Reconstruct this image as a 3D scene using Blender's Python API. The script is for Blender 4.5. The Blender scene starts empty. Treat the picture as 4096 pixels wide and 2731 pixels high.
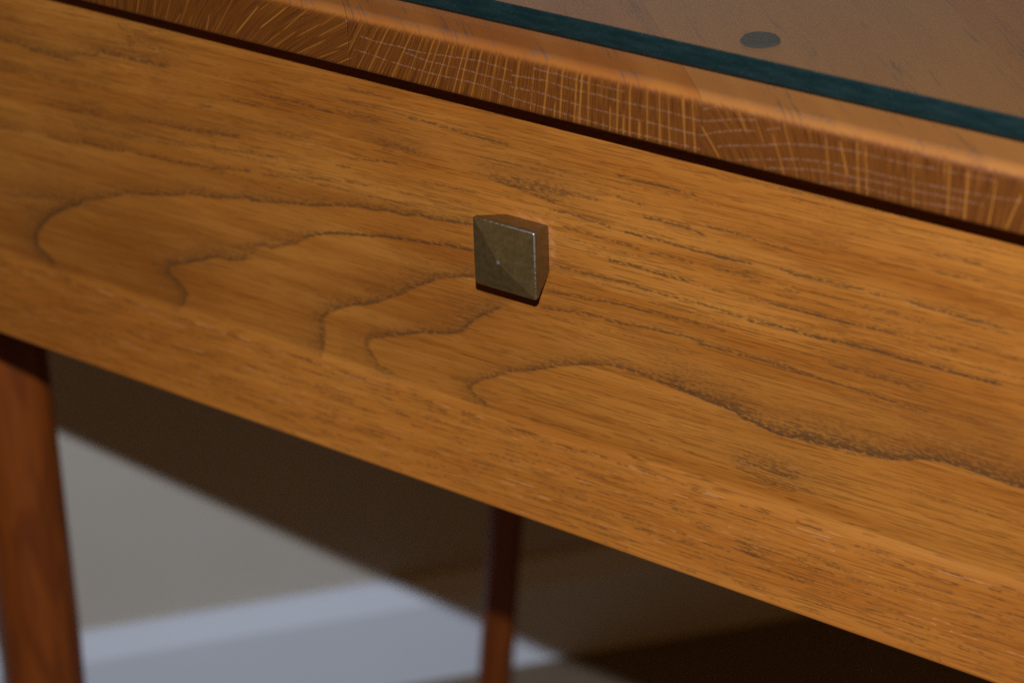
import bpy, bmesh, math, random
import numpy as np
from mathutils import Vector, Matrix

S = bpy.context.scene
COL = S.collection
FLOOR = -0.61            # metres; the origin is on the drawer front, behind the middle of the knob

# ------------------------------------------------------------------ camera
cam = bpy.data.cameras.new('camera'); camo = bpy.data.objects.new('camera', cam); COL.objects.link(camo)
CR = Vector((0.82021795, 0.57129131, -0.02947468)); CU = Vector((-0.25192249, 0.40699074, 0.87800547)); CF = Vector((-0.51359282, 0.71273051, -0.47774223))
CP = Vector((0.41658733, -0.58844946, 0.3547027))
camo.matrix_world = Matrix(((CR.x, CU.x, -CF.x, CP.x), (CR.y, CU.y, -CF.y, CP.y), (CR.z, CU.z, -CF.z, CP.z), (0, 0, 0, 1)))
cam.sensor_fit = 'HORIZONTAL'; cam.sensor_width = 23.5; cam.lens = 23.5 * 9497.5 / 4096
cam.clip_start = 0.01; cam.clip_end = 50
cam.dof.use_dof = True; cam.dof.focus_distance = 0.785; cam.dof.aperture_fstop = 5.6
S.camera = camo

# ------------------------------------------------------------------ light: dim warm room + the camera's pop-up flash
W = bpy.data.worlds.new('World'); S.world = W; W.use_nodes = True
bg = W.node_tree.nodes['Background']; bg.inputs[0].default_value = (1.0, 0.42, 0.10, 1); bg.inputs[1].default_value = 0.085
fl = bpy.data.lights.new('camera_flash', 'SPOT'); flo = bpy.data.objects.new('camera_flash', fl); COL.objects.link(flo)
FP = Vector((0.38866676, -0.54777641, 0.44539732)) - CU * 0.007
flo.location = FP
flo.rotation_euler = (Vector((0.10, 0.0, -0.05)) - FP).to_track_quat('-Z', 'Y').to_euler()
fl.energy = 50; fl.color = (0.72, 0.82, 1.0); fl.shadow_soft_size = 0.005
fl.spot_size = math.radians(108); fl.spot_blend = 1.0
S.view_settings.view_transform = 'Standard'; S.view_settings.look = 'None'
S.view_settings.exposure = 0; S.view_settings.gamma = 1; S.view_settings.use_curve_mapping = False
S.render.engine = 'CYCLES'
S.cycles.use_denoising = False
S.cycles.max_bounces = 8; S.cycles.diffuse_bounces = 2

# ------------------------------------------------------------------ wood figure of this drawer front, in 0.1 mm (x, z):
# (strength %, soft width 0.1 mm, points); the soft side is on the left of the direction of travel
GRAIN=[(95,16,[-2345,-669,-2372,-652,-2405,-637,-2418,-607,-2405,-570,-2368,-523,-2312,-471,-2234,-424,-2146,-384]),
(80,10,[-2146,-379,-2125,-358,-2046,-330,-1963,-303,-1880,-267,-1756,-243,-1644,-218,-1532,-185,-1452,-178,-1372,-163,-1239,-131]),
(55,26,[-2519,-438,-2408,-415,-2285,-381,-2214,-377,-2146,-379]),
(50,22,[-2482,-495,-2357,-464,-2284,-446]),
(35,20,[-2406,-504,-2343,-451,-2222,-356,-2161,-332]),
(30,10,[-2160,-687,-2277,-684,-2345,-669,-2372,-652]),
(85,9,[-1240,-140,-1198,-134,-1085,-112,-953,-91,-833,-61,-735,-43,-649,-32,-591,-24,-526,-23,-469,-8,-395,-6,-303,6,-230,12]),
(70,6,[-1793,-84,-1733,-78,-1625,-73,-1517,-61,-1422,-52,-1353,-42,-1227,-21]),
(50,6,[-1161,-20,-1024,4,-974,12,-899,25,-825,39,-776,46,-699,52,-637,57]),
(50,5,[-539,62,-478,67,-390,78]),
(60,5,[-317,82,-236,90]),
(50,5,[-424,128,-351,132,-216,140]),
(85,15,[-1639,-682,-1607,-627,-1638,-594,-1669,-575,-1705,-557,-1684,-526,-1598,-494,-1484,-444,-1423,-419,-1375,-420,-1294,-399]),
(40,24,[-1781,-547,-1744,-560,-1694,-556]),
(45,10,[-1327,-363,-1283,-345]),
(70,14,[-1262,-344,-1197,-311,-1156,-316,-1087,-285,-1034,-263,-986,-229,-965,-215]),
(90,8,[-965,-215,-914,-198,-863,-178,-793,-165,-695,-146,-618,-131,-532,-119,-475,-111,-410,-107,-340,-93,-276,-89,-231,-89]),
(40,18,[-1264,-366,-1220,-337,-1180,-301,-1121,-275]),
(75,20,[-940,-675,-930,-614,-931,-574,-929,-542,-901,-512,-838,-473]),
(85,12,[-838,-473,-786,-448,-726,-431,-666,-404,-615,-375,-546,-336,-496,-297,-418,-255,-389,-235,-323,-211,-235,-187]),
(40,25,[-703,-379,-613,-342,-563,-307,-513,-277,-427,-241]),
(30,25,[-986,-675,-959,-604,-965,-552]),
(70,12,[-626,-678,-675,-674,-698,-645,-725,-609,-722,-577,-686,-553]),
(90,10,[-686,-553,-626,-532,-567,-511,-478,-475,-354,-446,-287,-418,-258,-380,-224,-345,-191,-323,-145,-294,-121,-279]),
(50,16,[-303,-367,-238,-358]),
(50,12,[-255,-320,-190,-298,-162,-273]),
(70,7,[59,-229,111,-221,190,-209,233,-205,276,-201,335,-203,403,-198,436,-193,507,-185,548,-183,609,-179,642,-178,691,-179]),
(70,7,[669,-192,781,-188,837,-185,927,-181,1005,-177,1055,-186,1154,-187,1215,-188,1290,-189,1364,-193,1401,-197,1493,-196]),
(75,9,[-201,-679,-243,-665,-265,-646,-260,-627,-211,-588,-155,-561,-89,-520,-2,-490]),
(85,9,[-2,-490,65,-461,110,-438,181,-413,277,-384,329,-371,372,-369,435,-369,498,-374,581,-382,643,-388,685,-387]),
(100,12,[588,-379,638,-382,687,-392,752,-396,817,-401,853,-418,897,-424,953,-435,993,-438,1071,-430,1148,-425,1209,-417]),
(100,13,[1028,-431,1083,-420,1198,-411,1255,-413,1331,-408,1386,-402,1441,-384,1495,-363,1567,-351,1639,-351,1711,-354,1782,-361,1835,-359]),
(50,14,[849,-423,913,-431,993,-438,1110,-433,1225,-428,1338,-412]),
(40,15,[845,-613,902,-619,958,-625,1038,-619,1109,-620]),
(55,20,[856,-584,917,-577,996,-567,1075,-566]),
(45,15,[884,-546,956,-544,1035,-542]),
(60,6,[498,-350,623,-362,685,-367]),
(75,16,[-102,203,-36,211,28,213,93,219,156,219]),
(60,7,[-58,230,29,239,93,231,157,230,220,230,282,232]),
(60,14,[-610,226,-534,231,-440,228]),
(80,5,[366,342,447,338,527,343,607,343,662,340]),
(60,5,[295,264,365,264,418,260,471,259]),
(80,6,[471,216,527,220,587,218,647,218,690,210]),
(70,6,[706,242,764,244,822,244,861,243]),
(65,6,[99,152,197,155,264,152,306,149,335,147]),
(80,6,[397,143,446,144,527,148,588,146,648,146,699,146,766,147,863,153]),
(65,6,[154,101,221,101,263,98,355,98,446,98]),
(60,5,[495,93,568,99,648,97]),
(60,9,[735,100,806,100,864,101]),
(60,6,[250,29,279,31]),
(80,8,[334,26,404,27,466,27,495,25,552,27,640,29]),
(60,6,[704,27,760,25]),
(50,6,[827,22,866,27]),
(70,6,[103,-51,167,-50,227,-50,299,-45,354,-44,412,-40,478,-46,527,-46,584,-44,649,-42,709,-41,769,-44,828,-47,868,-50]),
(65,8,[69,-157,148,-152,260,-143,319,-133,395,-130,478,-127,568,-124,670,-119,770,-118]),
(55,5,[861,241,938,236,1006,239]),
(75,7,[970,163,1024,154,1076,161,1150,162,1202,161,1257,169]),
(50,6,[1283,161,1340,166]),
(70,8,[1419,166,1490,165,1561,165,1613,163,1665,168,1717,165]),
(50,5,[865,93,915,97]),
(50,5,[991,97,1044,96]),
(75,7,[878,28,943,31,982,32,1039,34,1110,35,1170,35,1244,37,1317,45,1397,43]),
(90,7,[868,-52,945,-45,1030,-42,1098,-44,1184,-38,1248,-33,1321,-31,1394,-32,1466,-32,1538,-29,1609,-31,1679,-30,1731,-27]),
(60,9,[1169,-127,1233,-127,1326,-126,1417,-125,1472,-128]),
(65,7,[870,-183,949,-184,1026,-188,1119,-188,1179,-189,1236,-186]),
(45,6,[1212,108,1278,108,1369,111,1423,108,1529,112]),
(60,6,[1472,349,1549,351,1645,353]),
(50,6,[1490,293,1553,292,1655,301]),
(40,8,[1123,295,1197,295]),
(50,7,[1423,41,1498,37,1544,39,1596,47]),
(75,14,[-2464,243,-2346,248,-2301,235,-2231,236,-2175,232,-2106,230]),
(60,12,[-2091,251,-2020,274,-1957,283,-1904,300]),
(85,12,[-1904,300,-1826,305,-1744,304,-1662,311,-1597,313]),
(50,16,[-1804,417,-1772,410,-1774,358,-1747,321]),
(55,12,[-1763,363,-1643,368]),
(35,25,[-1767,411,-1607,401,-1636,344]),
(60,14,[-2128,29,-2035,36,-1960,44]),
(65,9,[-1802,52,-1673,72,-1564,72,-1434,85,-1274,104]),
(50,9,[-2104,-38,-1988,-30,-1886,-25,-1778,-12]),
(60,9,[-2536,-139,-2413,-130]),
(60,9,[-2263,-117,-2123,-120]),
(75,9,[-2079,-101,-1965,-100,-1867,-88]),
(50,8,[-1700,-8,-1595,1,-1502,13]),
(55,8,[-1414,33,-1291,44,-1191,59]),
(60,6,[-1331,248,-1248,247,-1170,249]),
(50,8,[-1454,183,-1394,196]),
(50,10,[-2488,116,-2385,128]),
(40,12,[-2250,129,-2157,131,-2076,135]),
(40,9,[-2030,140,-1925,162]),
(70,7,[-1165,296,-1043,301,-963,304,-885,300,-821,300]),
(55,6,[-796,312,-718,312,-613,313]),
(50,6,[-735,410,-663,409,-550,410]),
(50,6,[-860,359,-763,360,-605,361]),
(75,5,[-493,354,-386,357,-249,352,-137,349,-48,348]),
(50,8,[-616,204,-554,214]),
(50,9,[-1082,160,-976,167,-935,179]),
(50,7,[-1191,50,-1087,68]),
(60,8,[-721,150,-678,152,-585,165,-537,172]),
(60,8,[-813,99,-759,102])]
RAYS=[(-483,783,-569,644),(-435,759,-539,585),(-384,778,-495,582),(-344,780,-454,583),(-289,778,-393,584),(-240,785,-332,585),(-200,775,-283,584),(-176,780,-254,590),(-149,748,-217,581),(-122,772,-170,638),(-84,757,-145,579),(-62,776,-120,584),(-12,782,-71,580),(19,778,-32,581),(49,784,0,578),(84,772,41,579),(-881,765,-943,718),(-836,739,-945,655),(-705,783,-843,667),(-698,707,-777,657),(-580,785,-674,716),(-570,746,-687,675),(-684,652,-798,586),(-874,642,-952,583),(-803,661,-898,591),(-625,629,-713,586),(-571,671,-605,652),(-571,615,-624,586),(-1636,623,-1645,596),(-1518,645,-1532,598),(-1433,661,-1452,597),(-1362,674,-1396,595),(-1277,690,-1324,593),(-1326,621,-1351,588),(-1187,644,-1206,592),(-1069,729,-1167,588),(-962,718,-1062,612),(133,782,95,582),(187,771,162,582),(240,782,214,582),(293,775,276,581),(346,768,330,580),(364,757,348,578),(392,774,381,578),(498,778,490,577),(541,773,536,576),(602,767,601,576),(646,752,648,576),(677,762,683,573),(729,766,738,597),(761,773,775,576),(467,663,464,578),(516,652,514,578),(259,632,252,579),(574,643,571,580),(843,756,893,689),(798,675,860,589),(925,749,949,701),(981,747,1009,676),(1079,748,1130,578),(1042,705,1086,581),(1218,731,1229,633),(1265,731,1290,640),(1319,737,1331,580),(1347,740,1358,583),(1498,737,1508,588),(1613,740,1614,584),(1670,737,1667,583),(1756,730,1743,592),(1831,701,1794,588)]
RINGS=[[95,697,220,705,326,698,435,700,503,696,601,699,699,699,791,695],[93,656,198,660,317,652,434,649,534,649,621,650,737,647,791,648],[92,619,234,612,341,606,502,601,660,601,795,603],[179,737,282,736,383,732,519,732],[798,735,850,754,888,765],[798,696,851,710,907,727,978,739],[791,648,852,673,926,696,986,706],[852,626,927,647,1021,668],[876,585,1003,618],[1019,718,1063,734],[1021,669,1093,691,1187,705,1308,717,1378,716,1465,716,1617,724,1750,729],[1022,623,1124,648,1196,658,1275,661,1345,665,1415,663,1502,666,1621,671,1754,679,1835,686],[1022,595,1161,624,1240,632,1329,635,1417,639,1503,639,1622,644,1723,648],[1163,578,1256,602,1330,611,1418,608,1522,606,1658,619],[-514,705,-446,700,-361,701,-272,700,-184,707,-32,719,95,712],[-545,653,-499,651,-409,642,-289,636,-188,635,-101,638,-14,637,92,619],[-339,687,-247,675,-99,676,94,671],[-901,711,-843,663],[-804,729,-743,675,-673,670],[-718,746,-670,705,-607,683],[-763,656,-705,624,-642,594],[-698,703,-637,658]]

# ------------------------------------------------------------------ helpers
def mesh_np(name, V, Q, mat, attrs=None, smooth=False, ngons=()):
    me = bpy.data.meshes.new(name)
    V = np.asarray(V, np.float32); Q = np.asarray(Q, np.int32)
    faces = [tuple(int(i) for i in n) for n in ngons]
    nl = Q.size + sum(len(n) for n in faces)
    me.vertices.add(len(V)); me.vertices.foreach_set('co', V.ravel())
    me.loops.add(nl); me.loops.foreach_set('vertex_index', np.concatenate([Q.ravel()] + [np.array(n, np.int32) for n in faces]).astype(np.int32))
    st = list(range(0, Q.size, 4)); tot = [4] * len(Q); c = Q.size
    for n in faces: st.append(c); tot.append(len(n)); c += len(n)
    me.polygons.add(len(st)); me.polygons.foreach_set('loop_start', np.array(st, np.int32)); me.polygons.foreach_set('loop_total', np.array(tot, np.int32))
    me.update(calc_edges=True); me.validate()
    for k, a in (attrs or {}).items():
        at = me.attributes.new(k, 'FLOAT', 'POINT'); at.data.foreach_set('value', np.asarray(a, np.float32).ravel())
    me.polygons.foreach_set('use_smooth', (np.arange(len(me.polygons)) < len(Q)) & bool(smooth))
    me.materials.append(mat)
    return me

def obj(name, me, parent=None, loc=(0, 0, 0), rz=0.0):
    o = bpy.data.objects.new(name, me); COL.objects.link(o)
    o.location = loc; o.rotation_euler = (0, 0, rz)
    if parent is not None: o.parent = parent
    return o

def grid_quads(nr, nc, flip=False):
    a = (np.arange(nr - 1)[:, None] * nc + np.arange(nc - 1)[None]).ravel()
    q = np.stack([a, a + 1, a + nc + 1, a + nc], 1)
    return q[:, ::-1] if flip else q

class NT:
    def __init__(s, name, rough=0.5, spec=0.5):
        s.m = bpy.data.materials.new(name); s.m.use_nodes = True; s.t = s.m.node_tree; s.b = s.t.nodes['Principled BSDF']
        s.b.inputs['Roughness'].default_value = rough; s.b.inputs['Specular IOR Level'].default_value = spec
    def n(s, typ, **kw):
        o = s.t.nodes.new(typ)
        for k, v in kw.items(): setattr(o, k, v)
        return o
    def put(s, v, sock):
        if isinstance(v, (int, float)): sock.default_value = v
        elif isinstance(v, tuple): sock.default_value = v if len(v) != 3 or sock.type == 'VECTOR' else (*v, 1)
        else: s.t.links.new(v, sock)
    def math(s, op, a, b=0.0, c=None, clamp=False):
        o = s.n('ShaderNodeMath', operation=op, use_clamp=clamp); s.put(a, o.inputs[0]); s.put(b, o.inputs[1])
        if c is not None: s.put(c, o.inputs[2])
        return o.outputs[0]
    def step(s, v, lo, hi, a=0.0, b=1.0):
        o = s.n('ShaderNodeMapRange', interpolation_type='SMOOTHSTEP'); s.put(v, o.inputs[0])
        for i, x in enumerate((lo, hi, a, b)): o.inputs[i + 1].default_value = x
        return o.outputs[0]
    def attr(s, name): return s.n('ShaderNodeAttribute', attribute_name=name).outputs['Fac']
    def xyz(s):
        o = s.n('ShaderNodeSeparateXYZ'); s.t.links.new(s.n('ShaderNodeTexCoord').outputs['Object'], o.inputs[0]); return o.outputs
    def vec(s, x, y=0.0, z=0.0):
        o = s.n('ShaderNodeCombineXYZ'); s.put(x, o.inputs[0]); s.put(y, o.inputs[1]); s.put(z, o.inputs[2]); return o.outputs[0]
    def noise(s, v, detail=2.0, rough=0.5, scale=1.0, dist=0.0):
        o = s.n('ShaderNodeTexNoise'); s.put(v, o.inputs['Vector']); o.inputs['Scale'].default_value = scale
        o.inputs['Detail'].default_value = detail; o.inputs['Roughness'].default_value = rough; o.inputs['Distortion'].default_value = dist
        return o.outputs['Fac']
    def mix(s, f, a, b):
        o = s.n('ShaderNodeMix', data_type='RGBA'); s.put(f, o.inputs[0]); s.put(a, o.inputs[6]); s.put(b, o.inputs[7]); return o.outputs[2]
    def color(s, c, gain=1.0): s.put(c if gain == 1.0 else s.mix(gain, (0.0, 0.0, 0.0), c), s.b.inputs['Base Color'])
    def bump(s, h, strength, dist=0.001):
        o = s.n('ShaderNodeBump'); o.inputs['Strength'].default_value = strength; o.inputs['Distance'].default_value = dist
        s.put(h, o.inputs['Height']); s.t.links.new(o.outputs[0], s.b.inputs['Normal'])

# ------------------------------------------------------------------ materials
def mat_front():
    k = NT('oiled_oak_front', 0.42, 0.35); X, Y, Z = k.xyz()
    g, pale, low, halo = k.attr('figure'), k.attr('pale'), k.attr('lower'), k.attr('halo')
    wz = k.math('ADD', Z, k.math('MULTIPLY', k.math('SUBTRACT', k.noise(k.vec(k.math('MULTIPLY', X, 9.0), 0.0, k.math('MULTIPLY', Z, 30.0)), 1.0), 0.5), 0.006))
    wz = k.math('ADD', wz, k.math('MULTIPLY', X, -0.022))
    def streak(fx, fz, seed, d=2.0): return k.noise(k.vec(k.math('MULTIPLY', X, fx), seed, k.math('MULTIPLY', wz, fz)), d, 0.55)
    fine = streak(16.0, 1500.0, 3.1); pore = streak(45.0, 2600.0, 7.7, 1.0); pore2 = streak(120.0, 1700.0, 2.7, 1.0); dash = streak(300.0, 2000.0, 1.3); band = streak(6.0, 130.0, 9.9, 3.0); tone = streak(5.0, 22.0, 4.4, 2.0)
    speck = k.noise(k.vec(k.math('MULTIPLY', X, 500.0), 5.0, k.math('MULTIPLY', Z, 900.0)), 2.0)
    c = k.mix(k.step(band, 0.3, 0.7), (0.350, 0.104, 0.0105), (0.460, 0.160, 0.0220))
    c = k.mix(k.math('MULTIPLY', k.step(tone, 0.42, 0.68), 0.3), c, (0.310, 0.081, 0.0066))
    heart = k.step(k.noise(k.vec(k.math('MULTIPLY', X, 7.0), 2.0, k.math('MULTIPLY', wz, 26.0)), 3.0), 0.40, 0.68)      # redder heartwood streaks
    c = k.mix(k.math('MULTIPLY', heart, 0.50), c, (0.205, 0.044, 0.0020))
    c = k.mix(k.math('MULTIPLY', low, 0.35), c, (0.44, 0.132, 0.0145))
    c = k.mix(k.math('MULTIPLY', k.step(fine, 0.45, 0.75), 0.28), c, (0.53, 0.20, 0.030))
    pm = k.math('MAXIMUM', k.math('MULTIPLY', k.step(pore, 0.585, 0.665), 0.72), k.math('MULTIPLY', k.step(pore2, 0.66, 0.76), 0.55))
    c = k.mix(k.math('MULTIPLY', pm, 0.28), c, (0.150, 0.042, 0.0050))
    c = k.mix(k.math('MULTIPLY', k.attr('vessel'), 0.72), c, (0.100, 0.026, 0.0036))
    c = k.mix(k.math('MULTIPLY', halo, 0.42), c, (0.17, 0.054, 0.009))
    sp = k.math('ADD', k.math('MULTIPLY', k.math('SUBTRACT', dash, 0.5), 0.8), k.math('MULTIPLY', speck, 1.0))
    dots = k.step(k.math('ADD', sp, k.math('MULTIPLY', g, 0.22)), 0.50, 0.72)
    dm = k.math('MULTIPLY', k.math('MULTIPLY', k.math('POWER', g, 0.75), k.math('MULTIPLY_ADD', dots, 0.90, 0.13)), 0.78, clamp=True)
    c = k.mix(dm, c, (0.062, 0.029, 0.0115))
    pl = k.math('MULTIPLY', k.step(k.math('ADD', pale, k.math('MULTIPLY', k.math('SUBTRACT', dash, 0.5), 1.2)), 0.35, 0.8), k.step(pale, 0.03, 0.2, 0.0, 0.42))
    c = k.mix(pl, c, (0.58, 0.27, 0.105))
    c = k.mix(k.math('MULTIPLY', k.attr('worn'), k.step(speck, 0.35, 0.65, 0.25, 0.75)), c, (0.56, 0.205, 0.070))
    k.color(c, 0.83)
    h = k.math('SUBTRACT', k.math('MULTIPLY', fine, 0.4), k.math('ADD', k.math('MULTIPLY', pm, 0.7), dm))
    k.bump(h, 0.35, 0.00025)
    k.put(k.math('ADD', 0.40, k.math('MULTIPLY', dm, -0.06)), k.b.inputs['Roughness'])
    return k.m

def mat_top():
    k = NT('oak_top_plank', 0.40, 0.4); X, Y, Z = k.xyz()
    e, ray, ring = k.attr('end_grain'), k.attr('ray'), k.attr('ring'); sh = k.attr('shade')
    u = k.math('MULTIPLY', k.math('SUBTRACT', X, Y), 0.7071); v = k.math('MULTIPLY', k.math('ADD', X, Y), 0.7071)
    vw = k.math('ADD', v, k.math('MULTIPLY', k.math('SUBTRACT', k.noise(k.vec(k.math('MULTIPLY', u, 8.0), 0.0, k.math('MULTIPLY', v, 20.0)), 1.0), 0.5), 0.01))
    def st(fu, fv, seed, d=2.0): return k.noise(k.vec(k.math('MULTIPLY', u, fu), seed, k.math('MULTIPLY', vw, fv)), d, 0.55)
    pore = st(60.0, 1100.0, 2.2); clus = st(9.0, 110.0, 8.1, 2.0); band = st(5.0, 60.0, 5.5)
    t = k.mix(k.step(band, 0.3, 0.7), (0.265, 0.075, 0.0115), (0.330, 0.108, 0.0175))
    t = k.mix(k.math('MULTIPLY', sh, 0.4), t, (0.36, 0.15, 0.036))
    pm = k.math('MULTIPLY', k.step(k.math('ADD', k.math('MULTIPLY', pore, 0.9), k.math('MULTIPLY', clus, 0.85)), 0.96, 1.14), 0.60)
    t = k.mix(pm, t, (0.080, 0.047, 0.030))
    rc = k.attr('ray_coord')
    stri = k.noise(k.vec(k.math('MULTIPLY', rc, 2600.0), 1.0, k.math('MULTIPLY', Z, 60.0)), 2.0)
    blot = k.noise(k.vec(k.math('MULTIPLY', X, 45.0), 3.0, k.math('MULTIPLY', Z, 120.0)), 2.0)
    dot = k.noise(k.vec(k.math('MULTIPLY', X, 1100.0), 6.0, k.math('MULTIPLY', Z, 1100.0)), 1.0)
    ec = k.mix(k.step(stri, 0.38, 0.68), (0.075, 0.0175, 0.0016), (0.185, 0.053, 0.0046))
    ec = k.mix(k.math('MULTIPLY', k.step(blot, 0.4, 0.65), 0.45), ec, (0.120, 0.030, 0.0035))
    ec = k.mix(k.math('MULTIPLY', k.step(dot, 0.56, 0.66), 0.30), ec, (0.045, 0.020, 0.010))
    rg = k.step(k.math('ADD', ring, k.math('MULTIPLY', k.math('SUBTRACT', dot, 0.5), 2.6)), 0.35, 0.9)
    ec = k.mix(k.math('MULTIPLY', k.math('MULTIPLY', rg, k.step(ring, 0.05, 0.3)), 0.36), ec, (0.32, 0.175, 0.10))
    ec = k.mix(k.math('MULTIPLY', ray, 0.85), ec, (0.420, 0.145, 0.019))
    ef = k.step(k.math('ADD', e, k.math('MULTIPLY', k.math('SUBTRACT', stri, 0.5), 0.75)), 0.34, 0.80)
    c = k.mix(ef, t, ec)
    eb = k.math('MULTIPLY', k.step(e, 0.015, 0.08), k.step(e, 0.30, 0.12)); c = k.mix(k.math('MULTIPLY', k.math('MULTIPLY', eb, k.step(dot, 0.50, 0.60)), k.step(clus, 0.42, 0.60, 0.15, 0.8)), c, (0.13, 0.085, 0.065))
    rim = k.math('MULTIPLY', k.step(e, 0.08, 0.45), k.math('SUBTRACT', 1.0, ef))
    c = k.mix(k.math('MULTIPLY', rim, 0.25), c, (0.33, 0.100, 0.0135))
    k.color(c, 0.90)
    k.bump(k.math('ADD', k.math('MULTIPLY', dot, 0.25), k.math('MULTIPLY', pm, -0.8)), 0.25, 0.0003)
    return k.m

def mat_leg():
    k = NT('stained_leg_wood', 0.45, 0.35); X, Y, Z = k.xyz()
    w = k.noise(k.vec(k.math('MULTIPLY', X, 42.0), k.math('MULTIPLY', Y, 42.0), k.math('MULTIPLY', Z, 4.5)), 2.0, 0.5, 1.0, 0.3)
    s = k.math('SINE', k.math('MULTIPLY', w, 42.0))
    f = k.noise(k.vec(k.math('MULTIPLY', X, 500.0), k.math('MULTIPLY', Y, 500.0), k.math('MULTIPLY', Z, 22.0)), 2.0)
    c = k.mix(k.step(s, -0.6, 0.9), (0.350, 0.074, 0.0065), (0.255, 0.050, 0.0048))
    c = k.mix(k.math('MULTIPLY', k.step(f, 0.5, 0.7), 0.4), c, (0.11, 0.028, 0.006))
    k.color(c, 0.62); k.bump(f, 0.15, 0.0003); return k.m

def mat_plain(name, col, rough, spec=0.4, nscale=None, amt=0.12, bump=0.0, bscale=200.0):
    k = NT(name, rough, spec)
    if nscale:
        n = k.noise(k.n('ShaderNodeTexCoord').outputs['Object'], 3.0, 0.55, nscale)
        c = k.mix(n, tuple(x * (1 - amt) for x in col), tuple(x * (1 + amt) for x in col)); k.color(c)
    else: k.b.inputs['Base Color'].default_value = (*col, 1)
    if bump: k.bump(k.noise(k.n('ShaderNodeTexCoord').outputs['Object'], 3.0, 0.6, bscale), bump, 0.001)
    return k.m

def mat_knob():
    k = NT('antique_brass', 0.4, 0.5); t = k.n('ShaderNodeTexCoord').outputs['Object']
    n = k.noise(t, 4.0, 0.65, 420.0); n2 = k.noise(t, 2.0, 0.6, 900.0); w = k.attr('wear_glint')
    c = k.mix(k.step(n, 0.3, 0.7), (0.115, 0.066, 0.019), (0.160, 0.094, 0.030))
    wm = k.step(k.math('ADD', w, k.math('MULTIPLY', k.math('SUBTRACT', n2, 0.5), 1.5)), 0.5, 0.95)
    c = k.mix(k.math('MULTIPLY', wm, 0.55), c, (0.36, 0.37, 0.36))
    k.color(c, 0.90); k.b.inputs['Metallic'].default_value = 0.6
    k.put(k.step(n2, 0.3, 0.7, 0.30, 0.42), k.b.inputs['Roughness']); k.bump(n2, 0.10, 0.0002)
    return k.m

def mat_glass():
    m = bpy.data.materials.new('float_glass'); m.use_nodes = True; t = m.node_tree; t.nodes.clear()
    out = t.nodes.new('ShaderNodeOutputMaterial'); tr = t.nodes.new('ShaderNodeBsdfTransparent'); gl = t.nodes.new('ShaderNodeBsdfGlossy'); ge = t.nodes.new('ShaderNodeNewGeometry'); dp = t.nodes.new('ShaderNodeVectorMath'); dp.operation = 'DOT_PRODUCT'; mx = t.nodes.new('ShaderNodeMixShader')
    tr.inputs[0].default_value = (0.95, 0.955, 0.90, 1); gl.inputs[0].default_value = (1, 1, 1, 1); gl.inputs['Roughness'].default_value = 0.03
    t.links.new(ge.outputs['Incoming'], dp.inputs[0]); t.links.new(ge.outputs['Normal'], dp.inputs[1]); prev = dp.outputs['Value']
    for op, b in (('ABSOLUTE', 0), ('SUBTRACT', None), ('POWER', 5.0), ('MULTIPLY_ADD', 0.96)):      # Schlick, the same from both sides
        q = t.nodes.new('ShaderNodeMath'); q.operation = op
        if op == 'SUBTRACT': q.inputs[0].default_value = 1.0; t.links.new(prev, q.inputs[1])
        else: t.links.new(prev, q.inputs[0]); q.inputs[1].default_value = b
        q.inputs[2].default_value = 0.04; prev = q.outputs[0]
    t.links.new(prev, mx.inputs[0]); t.links.new(tr.outputs[0], mx.inputs[1]); t.links.new(gl.outputs[0], mx.inputs[2]); t.links.new(mx.outputs[0], out.inputs[0])
    return m

def mat_glass_edge():
    k = NT('ground_glass_edge', 0.5, 0.12); t = k.xyz()
    n = k.noise(k.vec(k.math('MULTIPLY', t[0], 90.0), 0.0, k.math('MULTIPLY', t[2], 500.0)), 3.0, 0.6)
    n2 = k.noise(k.vec(k.math('MULTIPLY', t[0], 1200.0), 0.0, k.math('MULTIPLY', t[2], 1200.0)), 1.0)
    c = k.mix(k.step(n, 0.35, 0.7), (0.0032, 0.0118, 0.0108), (0.0078, 0.0190, 0.0170))
    c = k.mix(k.math('MULTIPLY', k.step(n2, 0.62, 0.75), 0.3), c, (0.045, 0.07, 0.065)); k.color(c, 0.90); return k.m

M_FRONT, M_TOP, M_LEG, M_KNOB, M_GLASS, M_EDGE = mat_front(), mat_top(), mat_leg(), mat_knob(), mat_glass(), mat_glass_edge()
M_CASE = mat_plain('case_wood', (0.16, 0.055, 0.012), 0.6, 0.3, 60.0, 0.25)
M_WALL = mat_plain('wall_paint', (0.515, 0.455, 0.365), 0.75, 0.3, 30.0, 0.03, 0.15, 260.0)
M_BASE = mat_plain('baseboard_paint', (0.68, 0.705, 0.725), 0.75, 0.2, 20.0, 0.02)
M_CARPET = mat_plain('carpet', (0.22, 0.165, 0.105), 0.95, 0.1, 260.0, 0.35, 1.0, 400.0)
M_PAD = mat_plain('rubber_pad', (0.010, 0.012, 0.011), 0.8, 0.15, 1500.0, 1.0)

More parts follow.
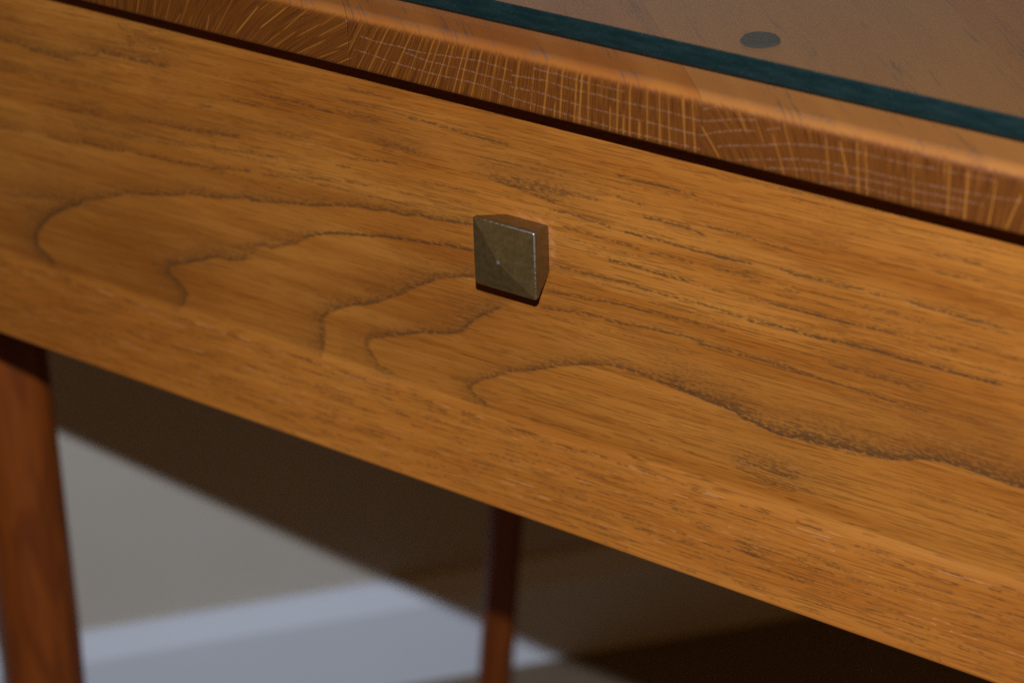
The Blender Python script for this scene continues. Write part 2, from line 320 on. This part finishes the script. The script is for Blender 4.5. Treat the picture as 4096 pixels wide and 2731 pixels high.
# ------------------------------------------------------------------ figure fields
def figure_fields(X, Z, lines, smooth=1.0):
    g = np.zeros_like(X); halo = np.zeros_like(X)
    for amp, wid, pts in lines:
        p = np.array(pts, float).reshape(-1, 2) * 1e-4; w = wid * (2.1e-4 if wid >= 9 else 1.15e-4); mar = 4.5 * w + 0.001
        msk = (X > p[:, 0].min() - mar) & (X < p[:, 0].max() + mar) & (Z > p[:, 1].min() - mar) & (Z < p[:, 1].max() + mar)
        if not msk.any(): continue
        x, z = X[msk], Z[msk]; best = np.full(x.shape, 9.0); side = np.zeros(x.shape)
        for (ax, az), (bx, bz) in zip(p[:-1], p[1:]):
            dx, dz = bx - ax, bz - az; L2 = dx * dx + dz * dz + 1e-12
            s = np.clip(((x - ax) * dx + (z - az) * dz) / L2, 0, 1)
            ex, ez = x - ax - s * dx, z - az - s * dz; d = np.hypot(ex, ez); b = d < best
            best = np.where(b, d, best); side = np.where(b, dx * ez - dz * ex, side)
        ws = 0.00055 * smooth
        val = np.where(side > 0, np.exp(-best / w), np.exp(-(best / ws) ** 2)) * amp * 0.01
        g[msk] = np.maximum(g[msk], val)
        hv = np.where(side > 0, np.exp(-best / (3.6 * w)), np.exp(-(best / 0.0007) ** 2)) * amp * 0.01
        if wid >= 9: halo[msk] = np.maximum(halo[msk], hv)
    return g, halo

# ------------------------------------------------------------------ setting: floor, walls, baseboards
def quad_mesh(name, pts, mat): return mesh_np(name, pts, [(0, 1, 2, 3)], mat)
def setting(name, me):
    o = obj(name, me); o['kind'] = 'structure'; return o
f_ = setting('floor', quad_mesh('floor', [(-3, -3, FLOOR), (3, -3, FLOOR), (3, 3, FLOOR), (-3, 3, FLOOR)], M_CARPET))
WA = Vector((-0.4390, 0.3986)); WT = Vector((math.cos(math.radians(49.1)), math.sin(math.radians(49.1))))
corner = WA + WT * 2.6
def wall(name, a, b):
    # a box 0.12 thick behind the line a-b, the room on its right-hand side
    t = (b - a).normalized(); n = Vector((-t.y, t.x)); a2, b2 = a + n * .12, b + n * .12; z0, z1 = FLOOR - .02, FLOOR + 2.4
    V = [(*a, z0), (*b, z0), (*b2, z0), (*a2, z0), (*a, z1), (*b, z1), (*b2, z1), (*a2, z1)]
    o = setting(name, mesh_np(name, V, [(0, 1, 5, 4), (1, 2, 6, 5), (2, 3, 7, 6), (3, 0, 4, 7), (4, 5, 6, 7), (3, 2, 1, 0)], M_WALL))
    prof = [(0.0, 0.0), (0.014, 0.0), (0.014, 0.0605), (0.0138, 0.0625), (0.0072, 0.0722), (0.0045, 0.0762), (0.0, 0.0775)]
    V = []; 
    for e in (a - t * 0.0, b - t * 0.0):
        for d, z in prof: V.append((*(e - n * (d + .0004)), FLOOR + z))
    k = len(prof); Q = [(i, i + 1, k + i + 1, k + i) for i in range(k - 1)]
    obj('baseboard', mesh_np('baseboard', V, Q, M_BASE, ngons=[tuple(range(k)), tuple(range(2 * k - 1, k - 1, -1))]), o)
    return o
wall('wall', WA - WT * 2.2, corner)

# ------------------------------------------------------------------ the desk
BX, BY = 0.0, 0.2
desk = bpy.data.objects.new('desk', None); COL.objects.link(desk); desk.location = (BX, BY, FLOOR)
desk['label'] = 'oak desk with pyramid knob on its drawer front and legs standing in the corner'; desk['category'] = 'desk'
HOME = (-BX, -BY, -FLOOR)      # parts keep the knob-centred coordinates
rng = np.random.default_rng(11); random.seed(5)

# drawer front: flat face, then a lower lip flaring out to a finger edge
xs = np.concatenate([np.arange(-0.385, -0.305, 0.01), np.arange(-0.305, 0.2151, 0.0009), np.arange(0.225, 0.386, 0.01)])
zf = np.arange(0.0568, -0.0695, -0.00024)
prof = [(0.018, 0.0568)] + [(0.0, z) for z in zf]
nlow = len(prof)
prof += [(-0.0001, -0.0700), (-0.0003, -0.0706), (-0.0005, -0.0713), (-0.0008, -0.0721), (-0.0010, -0.0729), (-0.0012, -0.0737)]
for s in np.linspace(0, 1, 130)[1:]: prof.append((-0.0012 - 0.0053 * s, -0.0737 - 0.0303 * s))
prof += [(-0.0067, -0.1048), (-0.0068, -0.1055), (-0.0063, -0.1062), (-0.0050, -0.1068), (-0.0030, -0.1071), (0.0060, -0.1074), (0.018, -0.1074)]
P = np.array(prof); nr, nc = len(P), len(xs)
XX = np.repeat(xs[None], nr, 0); YY = np.repeat(P[:, 0][:, None], nc, 1); ZZ = np.repeat(P[:, 1][:, None], nc, 1)
lines = [(a * (1.25 if w <= 8 else 1), w * (1.9 if a == 100 else 1), p) for a, w, p in GRAIN]
lines += [(78, 14, [845, -592, 900, -588, 960, -590, 1040, -590]), (62, 9, [832, -615, 890, -622, 960, -634, 1040, -634]), (45, 10, [870, -572, 940, -570, 1000, -573]), (70, 22, [-130, 205, 0, 195, 110, 180])]
for i in range(130):                                     # straight minor grain between the traced figure
    x0 = rng.uniform(-0.29, 0.2); z0 = rng.uniform(-0.068, 0.05); L = rng.uniform(0.015, 0.085)
    if z0 < -0.012 + 0.0 * x0 and x0 < 0.0: continue
    if x0 < -0.12 and z0 < -0.02: continue
    lines.append((rng.uniform(20, 62), rng.uniform(1.5, 2.6), [x0 * 1e4, z0 * 1e4, (x0 + L * .5) * 1e4, (z0 + L * .014 + rng.normal(0, .0002)) * 1e4, (x0 + L) * 1e4, (z0 + L * .022) * 1e4]))
n_face = len(lines); pales = []
for r in range(17):                                      # open pores along the lip: dark dashes, their glints painted as pale flecks
    z0 = -0.0745 - 0.0305 * (r + rng.uniform(-.3, .3)) / 16.5; x = -0.3; am = rng.uniform(.55, 1.0)
    while x < 0.21:
        L = rng.uniform(.003, .014); zz = z0 + rng.normal(0, .00035) + 0.0006 * math.sin(x * 40 + r)
        tgt = lines if rng.random() < .62 else pales
        tgt.append((am * rng.uniform(48, 92), rng.uniform(1.5, 3), [x * 1e4, zz * 1e4, (x + L) * 1e4, (zz + L * .012) * 1e4]))
        x += L * rng.uniform(.75, 1.9) + rng.uniform(0, .006)
x = -0.3
while x < 0.21:                                          # the arris of the lip: dashes and bright flecks
    L = rng.uniform(.004, .012); lines.append((rng.uniform(50, 85), 4, [x * 1e4, -741, (x + L) * 1e4, -742])); pales.append((rng.uniform(60, 95), 3, [(x + L) * 1e4, -738, (x + L * 1.8) * 1e4, -739])); x += L * 2 + rng.uniform(0, .012)
for px_, pz_ in ((104, 40), (108, 30), (112, 15), (106, 5), (100, -12), (98, -30), (60, 98), (20, 100)): pales.append((rng.uniform(45, 70), 8, [px_, pz_, px_ + 5, pz_ - 8]))
for i in range(26):                                      # pale flecks in the open figure
    a, w, p = GRAIN[rng.integers(len(GRAIN))]; j = 2 * rng.integers(len(p) // 2)
    pales.append((rng.uniform(40, 70), 2.5, [p[j] - 20, p[j + 1] - 3, p[j] + 25, p[j + 1] - 4]))
lines.append((95, 12, [890, -906, 912, -909, 926, -912])); lines.append((70, 18, [898, -893, 936, -899]))
g, halo = figure_fields(XX, ZZ, lines); g2, _ = figure_fields(XX, ZZ, lines[n_face:]); g[nlow + 3:] = g2[nlow + 3:]; halo[nlow + 3:] = 0; pale, _ = figure_fields(XX, ZZ, pales)
dk_ = np.maximum(np.abs(XX), np.abs(ZZ)) - .0091; worn = np.exp(-((dk_ - .0012) / .0013) ** 2) * np.clip((XX + ZZ - .004) / .004, 0, 1) * (.55 + .45 * np.sin(XX * 900 + ZZ * 1500)) * (np.abs(ZZ + .001) < .0125)
pore = np.zeros_like(XX); zr = ZZ[:, 0]
for i in range(6800):                                    # open vessels: thousands of short thin dashes along the grain
    x0 = rng.uniform(-0.29, 0.205); r0 = int(rng.integers(3, nr - 8)); z0 = zr[r0]; L = rng.gamma(3.0, 0.0036); slope = 0.022 + rng.normal(0, .004); hw = rng.uniform(.00011, .00019); am = rng.uniform(.3, 1.0) * (1.0 if x0 > -.05 or z0 > 0 else .7)
    c0, c1 = np.searchsorted(xs, x0 - .0009), np.searchsorted(xs, x0 + L + .0009)
    r1, r2 = max(0, r0 - 8), min(nr, r0 + 9)
    xx = xs[None, c0:c1]; zz = zr[r1:r2, None]; t_ = (xx - x0) / L
    v = np.exp(-((zz - z0 - slope * (xx - x0)) / hw) ** 2) * am * np.clip(np.minimum(t_, 1 - t_) * 5 + .25, 0, 1)
    pore[r1:r2, c0:c1] = np.maximum(pore[r1:r2, c0:c1], v)
low = np.zeros_like(XX); low[nlow + 4:] = 1
cap = [tuple(range(0, nr * nc, nc))[::-1], tuple(range(nc - 1, nr * nc, nc))]
drawer = obj('drawer_front', mesh_np('drawer_front', np.stack([XX, YY, ZZ], -1).reshape(-1, 3), grid_quads(nr, nc, True), M_FRONT, dict(figure=g, halo=halo, pale=pale, lower=low, vessel=pore, worn=worn), True, cap), desk, HOME)

# knob: square head on a tapered neck, faceted to a blunt point
def rsq(h, r, y, n=5):
    out = []
    for cx, cz, a0 in ((1, 1, 0), (-1, 1, 90), (-1, -1, 180), (1, -1, 270)):
        for i in range(n):
            a = math.radians(a0 + 90 * i / (n - 1)); out.append((cx * (h - r) + r * math.cos(a), y, cz * (h - r) + r * math.sin(a)))
    return out
rings = [(0.0091, .0009, 0.0012, 0), (0.0091, .0009, -0.0002, 0), (0.0121, .0009, -0.0104, 0), (0.0125, .0009, -0.0113, .0), (0.01256, .0008, -0.0125, .05), (0.01246, .0007, -0.0130, .55), (0.0122, .0005, -0.01328, .45), (0.0120, .0004, -0.01336, 0.0), (0.0008, .00025, -0.0167, .0), (0.00055, .0002, -0.0168, .9)]  # last value: edge wear on the rim, a painted flash glint on the tip
V = []; wr = []
for h, r, y, w in rings:
    q = rsq(h, r, y); V += q
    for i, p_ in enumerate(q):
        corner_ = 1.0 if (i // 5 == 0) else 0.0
        wr.append(w + (0.6 * corner_ if .3 < w < .8 else 0))  # rim wear, with a flash glint painted on the top right corner
n = 20; Q = [(k * n + i, k * n + (i + 1) % n, (k + 1) * n + (i + 1) % n, (k + 1) * n + i) for k in range(len(rings) - 1) for i in range(n)]
knob = obj('knob', mesh_np('knob', V, Q, M_KNOB, dict(wear_glint=wr), False, [tuple(range((len(rings) - 1) * n, len(rings) * n))]), drawer)
# case behind the drawer front
def box_me(name, lo, hi, mat):
    (x0, y0, z0), (x1, y1, z1) = lo, hi
    V = [(x0, y0, z0), (x1, y0, z0), (x1, y1, z0), (x0, y1, z0), (x0, y0, z1), (x1, y0, z1), (x1, y1, z1), (x0, y1, z1)]
    return mesh_np(name, V, [(0, 1, 5, 4), (1, 2, 6, 5), (2, 3, 7, 6), (3, 0, 4, 7), (4, 5, 6, 7), (3, 2, 1, 0)], mat)
obj('case', box_me('case', (-0.375, 0.0185, -0.085), (0.375, 0.385, 0.0572), M_CASE), desk, HOME)

# legs (round, splayed, tapered)
def leg_me(pts):
    n = 28; V = []
    for (x, y, z, r) in pts:
        for i in range(n):
            a = 2 * math.pi * i / n; V.append((x + r * math.cos(a), y + r * math.sin(a), z))
    Q = [(k * n + i, k * n + (i + 1) % n, (k + 1) * n + (i + 1) % n, (k + 1) * n + i) for k in range(len(pts) - 1) for i in range(n)]
    return mesh_np('leg', V, Q, M_LEG, None, True, [tuple(range(n))[::-1], tuple(range((len(pts) - 1) * n, len(pts) * n))])
def leg(pts): return obj('leg', leg_me(sorted(pts, key=lambda p: p[2])), desk, HOME)
FRONT_LEG = [(-0.3700, 0.088, -0.0835, .0198), (-0.3729, 0.088, -0.19, .0200), (-0.3783, 0.088, -0.3565, .0206), (-0.3802, 0.088, -0.392, .0204), (-0.3865, 0.088, FLOOR, .0160)]
REAR_LEG = [(-0.2480, 0.372, -0.0835, .0112), (-0.2908, 0.378, -0.4365, .0106), (-0.3039, 0.380, -0.5449, .0104), (-0.3118, 0.381, FLOOR, .0090)]
leg(FRONT_LEG); leg(REAR_LEG)
leg([(-x, y, z, r) for x, y, z, r in FRONT_LEG]); leg([(-x, y, z, r) for x, y, z, r in REAR_LEG])

# table top: planks laid at 45 degrees, cut across by the rounded front edge
YB, ZB, ZLO, ZT = -0.01864, 0.05775, 0.0747, 0.0778
J0, JW = -0.0570, 0.1364; XL, XR, YK = -0.400, 0.400, 0.405; YS = 0.034; PSI = -0.0062
RY = np.array([(r[0], r[1], r[2], r[3]) for r in RAYS], float) * 1e-4
RY = np.concatenate([RY, np.stack([np.arange(-0.39, -0.215, .0093)] * 4, 1) * [1, 0, 1, 0] + [0, .073, .001, .06]])
def ray_slope(x):      # dx/dz of the rays along the edge, per plank
    o = np.zeros_like(x)
    A = RY[np.argsort(RY[:, 0])]; sl = np.clip((A[:, 0] - A[:, 2]) / (A[:, 1] - A[:, 3] + 1e-6), -2.2, 2.2); xm = (A[:, 0] + A[:, 2]) / 2
    for lo, hi in ((-9, J0), (J0, J0 + JW), (J0 + JW, 9)):
        m = (xm > lo) & (xm <= hi); k = (x > lo) & (x <= hi)
        if m.sum() < 2: continue
        i = np.argsort(xm[m]); xx, ss = xm[m][i], sl[m][i]
        ss = np.convolve(np.pad(ss, 2, 'edge'), np.ones(5) / 5, 'valid'); o[k] = np.interp(x[k], xx, ss)
    return o
def edge_fields(X, Z, E):
    ray = np.zeros_like(X); ring = np.zeros_like(X); zc = np.minimum(Z, ZT)
    for ax, az, bx, bz in RY:
        sl = (ax - bx) / (az - bz) if abs(az - bz) > 1e-5 else 0; sl = max(-2.4, min(2.4, sl))
        hi, lo_ = max(az, bz) + .0012, min(az, bz) - .0012
        xr = bx + (zc - bz) * sl; wv = 0.00018 / (1 + .2 * abs(sl)) * (1.0 + .35 * math.sin(ax * 9e3))
        v = np.exp(-((X - xr) / (wv * math.sqrt(1 + sl * sl))) ** 2) * np.clip((hi - zc) / .0015, 0, 1) * np.clip((zc - lo_) / .0015, 0, 1)
        ray = np.maximum(ray, v * (0.6 + .4 * math.sin(bx * 7e3) ** 2))
    ls = [(100, 2, p) for p in RINGS[:-5]]; r1, _ = figure_fields(X, Z, ls, .5)
    return ray, r1
prof = [(YB + .03, ZB), (YB + .002, ZB), (YB + .0006, ZB + .0004), (YB, ZB + .0012)] + [(YB, z) for z in np.linspace(ZB + .0018, ZLO - .0008, 56)]
for a in np.linspace(0, 90, 12)[1:]: prof.append((YB + .0048 * (1 - math.cos(math.radians(a))), ZLO - .0008 + (ZT - ZLO + .0008) * math.sin(math.radians(a))))
prof += [(YB + .0048 + t, ZT) for t in (.0006, .0012, .002, .003, .005, .008, .012, .018, .026)] + [(YS, ZT)]
P = np.array(prof); nr = len(P)
arc = np.clip((P[:, 1] - ZLO + .0008) / (ZT - ZLO + .0008), 0, 1); Eg = np.where(P[:, 1] < ZLO - .0008, 1.0, np.where(P[:, 0] > YB + .0047, 0.0, 1 - arc ** 1.2))
top_rows = P[:, 0] > YB + .0047; Eg[top_rows] = np.clip(.12 - (P[:, 0][top_rows] - YB - .0048) / .012, 0, .12)
def clip(poly, n, c):
    out = []
    for i in range(len(poly)):
        a, b = poly[i], poly[(i + 1) % len(poly)]; da, db = a[0] * n[0] + a[1] * n[1] - c, b[0] * n[0] + b[1] * n[1] - c
        if da <= 0: out.append(a)
        if da * db < 0: t = da / (da - db); out.append((a[0] + t * (b[0] - a[0]), a[1] + t * (b[1] - a[1])))
    return out
for k in range(-3, 7):
    xa, xb = J0 + k * JW + .00006, J0 + (k + 1) * JW - .00006
    V, Q, ng, at = [], [], [], dict(end_grain=[], ray=[], ring=[], shade=[], ray_coord=[])
    fa, fb = max(xa, XL), min(xb, XR)
    if fb - fa > .004:
        step = .0003 if (fb > -.24 and fa < .2) else .01
        if fb > .22 and fa < .2 and k == 1: pass
        xs = np.linspace(fa, fb, int((fb - fa) / step) + 2); nc = len(xs)
        off = (P[:, 0] - YB)[:, None]
        XX = np.clip(np.repeat(xs[None], nr, 0) - off, XL, XR); YY = np.repeat(P[:, 0][:, None], nc, 1); ZZ = np.repeat(P[:, 1][:, None], nc, 1); EE = np.repeat(Eg[:, None], nc, 1)
        ry, rg = edge_fields(XX, ZZ, EE)
        V = np.stack([XX, YY, ZZ], -1).reshape(-1, 3).tolist(); Q = grid_quads(nr, nc, False).tolist()
        at['end_grain'] = EE.ravel().tolist(); at['ray'] = (ry * EE).ravel().tolist(); at['ring'] = (rg * EE).ravel().tolist()
        sl = ray_slope(xs); at['ray_coord'] = (np.repeat(xs[None], nr, 0) - (ZZ - .066) * np.repeat(sl[None], nr, 0) + .31 * k).ravel().tolist()
        at['shade'] = [1.0 if k == 1 else (.35 if k < 0 else 0.0)] * (nr * nc)
        ng += [tuple(range(0, nr * nc, nc)), tuple(range(nc - 1, nr * nc, nc))[::-1]]
    y0 = YS; pa = [(xa - (y0 - YB), y0), (xb - (y0 - YB), y0), (xb - (YK - YB), YK), (xa - (YK - YB), YK)]
    pa = clip(clip(pa, (1, 0), XR), (-1, 0), -XL)
    if len(pa) > 2:
        b0 = len(V); m = len(pa)
        V += [(x, y, ZT) for x, y in pa] + [(x, y, ZB) for x, y in pa]
        ng += [tuple(range(b0, b0 + m)), tuple(range(b0 + 2 * m - 1, b0 + m - 1, -1))] + [(b0 + i, b0 + m + i, b0 + m + (i + 1) % m, b0 + (i + 1) % m) for i in range(m)]
        for key, v_ in (('end_grain', 0.), ('ray', 0.), ('ring', 0.), ('shade', 1.0 if k == 1 else (.35 if k < 0 else 0.)), ('ray_coord', 0.)): at[key] += [v_] * (2 * m)
    if not V: continue
    obj('plank', mesh_np('plank', V, np.array(Q, np.int32).reshape(-1, 4), M_TOP, at, True, ng), desk, HOME, PSI)

# ------------------------------------------------------------------ glass sheet on rubber pads
GX0, GX1, GY0, GY1, GZ0, GZ1 = -0.388, 0.388, -0.0039, 0.392, 0.0791, 0.0866
def loop(i, z): return [(GX0 + i, GY0 + i, z), (GX1 - i, GY0 + i, z), (GX1 - i, GY1 - i, z), (GX0 + i, GY1 - i, z)]
V = loop(.0009, GZ0) + loop(.0001, GZ0 + .0009) + loop(0, GZ0 + .0022) + loop(0, GZ1 - .0022) + loop(.0001, GZ1 - .0005) + loop(.0005, GZ1)
Q = [(k * 4 + i, k * 4 + (i + 1) % 4, k * 4 + 4 + (i + 1) % 4, k * 4 + 4 + i) for k in range(5) for i in range(4)]
GH = bpy.data.objects.new('glass_sheet', None); COL.objects.link(GH); GH.location = (0, 0.2, GZ0)
GH['label'] = 'clear glass sheet with dark green edge lying on the oak desk top'; GH['category'] = 'glass sheet'
obj('ground_edge', mesh_np('ground_edge', V, Q, M_EDGE), GH, (0, -0.2, -GZ0), PSI)
n4 = len(V)
ps = mesh_np('pane', V[:4] + V[-4:], [(0, 1, 2, 3), (4, 5, 6, 7)], M_GLASS)
obj('pane', ps, GH, (0, -0.2, -GZ0), PSI)
def pad(x, y, label):
    n = 40; V = []
    for r, z in ((.0058, .0), (.0062, .0004), (.0062, .0010), (.0058, GZ0 - ZT - .0001)):
        V += [(r * (1 + 0.06 * math.sin(3 * i * 2 * math.pi / n + 1) + .02 * math.sin(7 * i * 2 * math.pi / n)) * math.cos(2 * math.pi * i / n), r * (1 + .03 * math.sin(2 * i * 2 * math.pi / n)) * math.sin(2 * math.pi * i / n), z) for i in range(n)]
    Q = [(k * n + i, k * n + (i + 1) % n, k * n + n + (i + 1) % n, k * n + n + i) for k in range(3) for i in range(n)]
    o = obj('rubber_pad', mesh_np('rubber_pad', V, Q, M_PAD, None, False, [tuple(range(n))[::-1], tuple(range(3 * n, 4 * n))]), None, (x, y, ZT + .00005))
    o['label'] = label; o['category'] = 'pad'
pad(0.0727, 0.0277, 'small round dark pad under the glass sheet near its front edge')
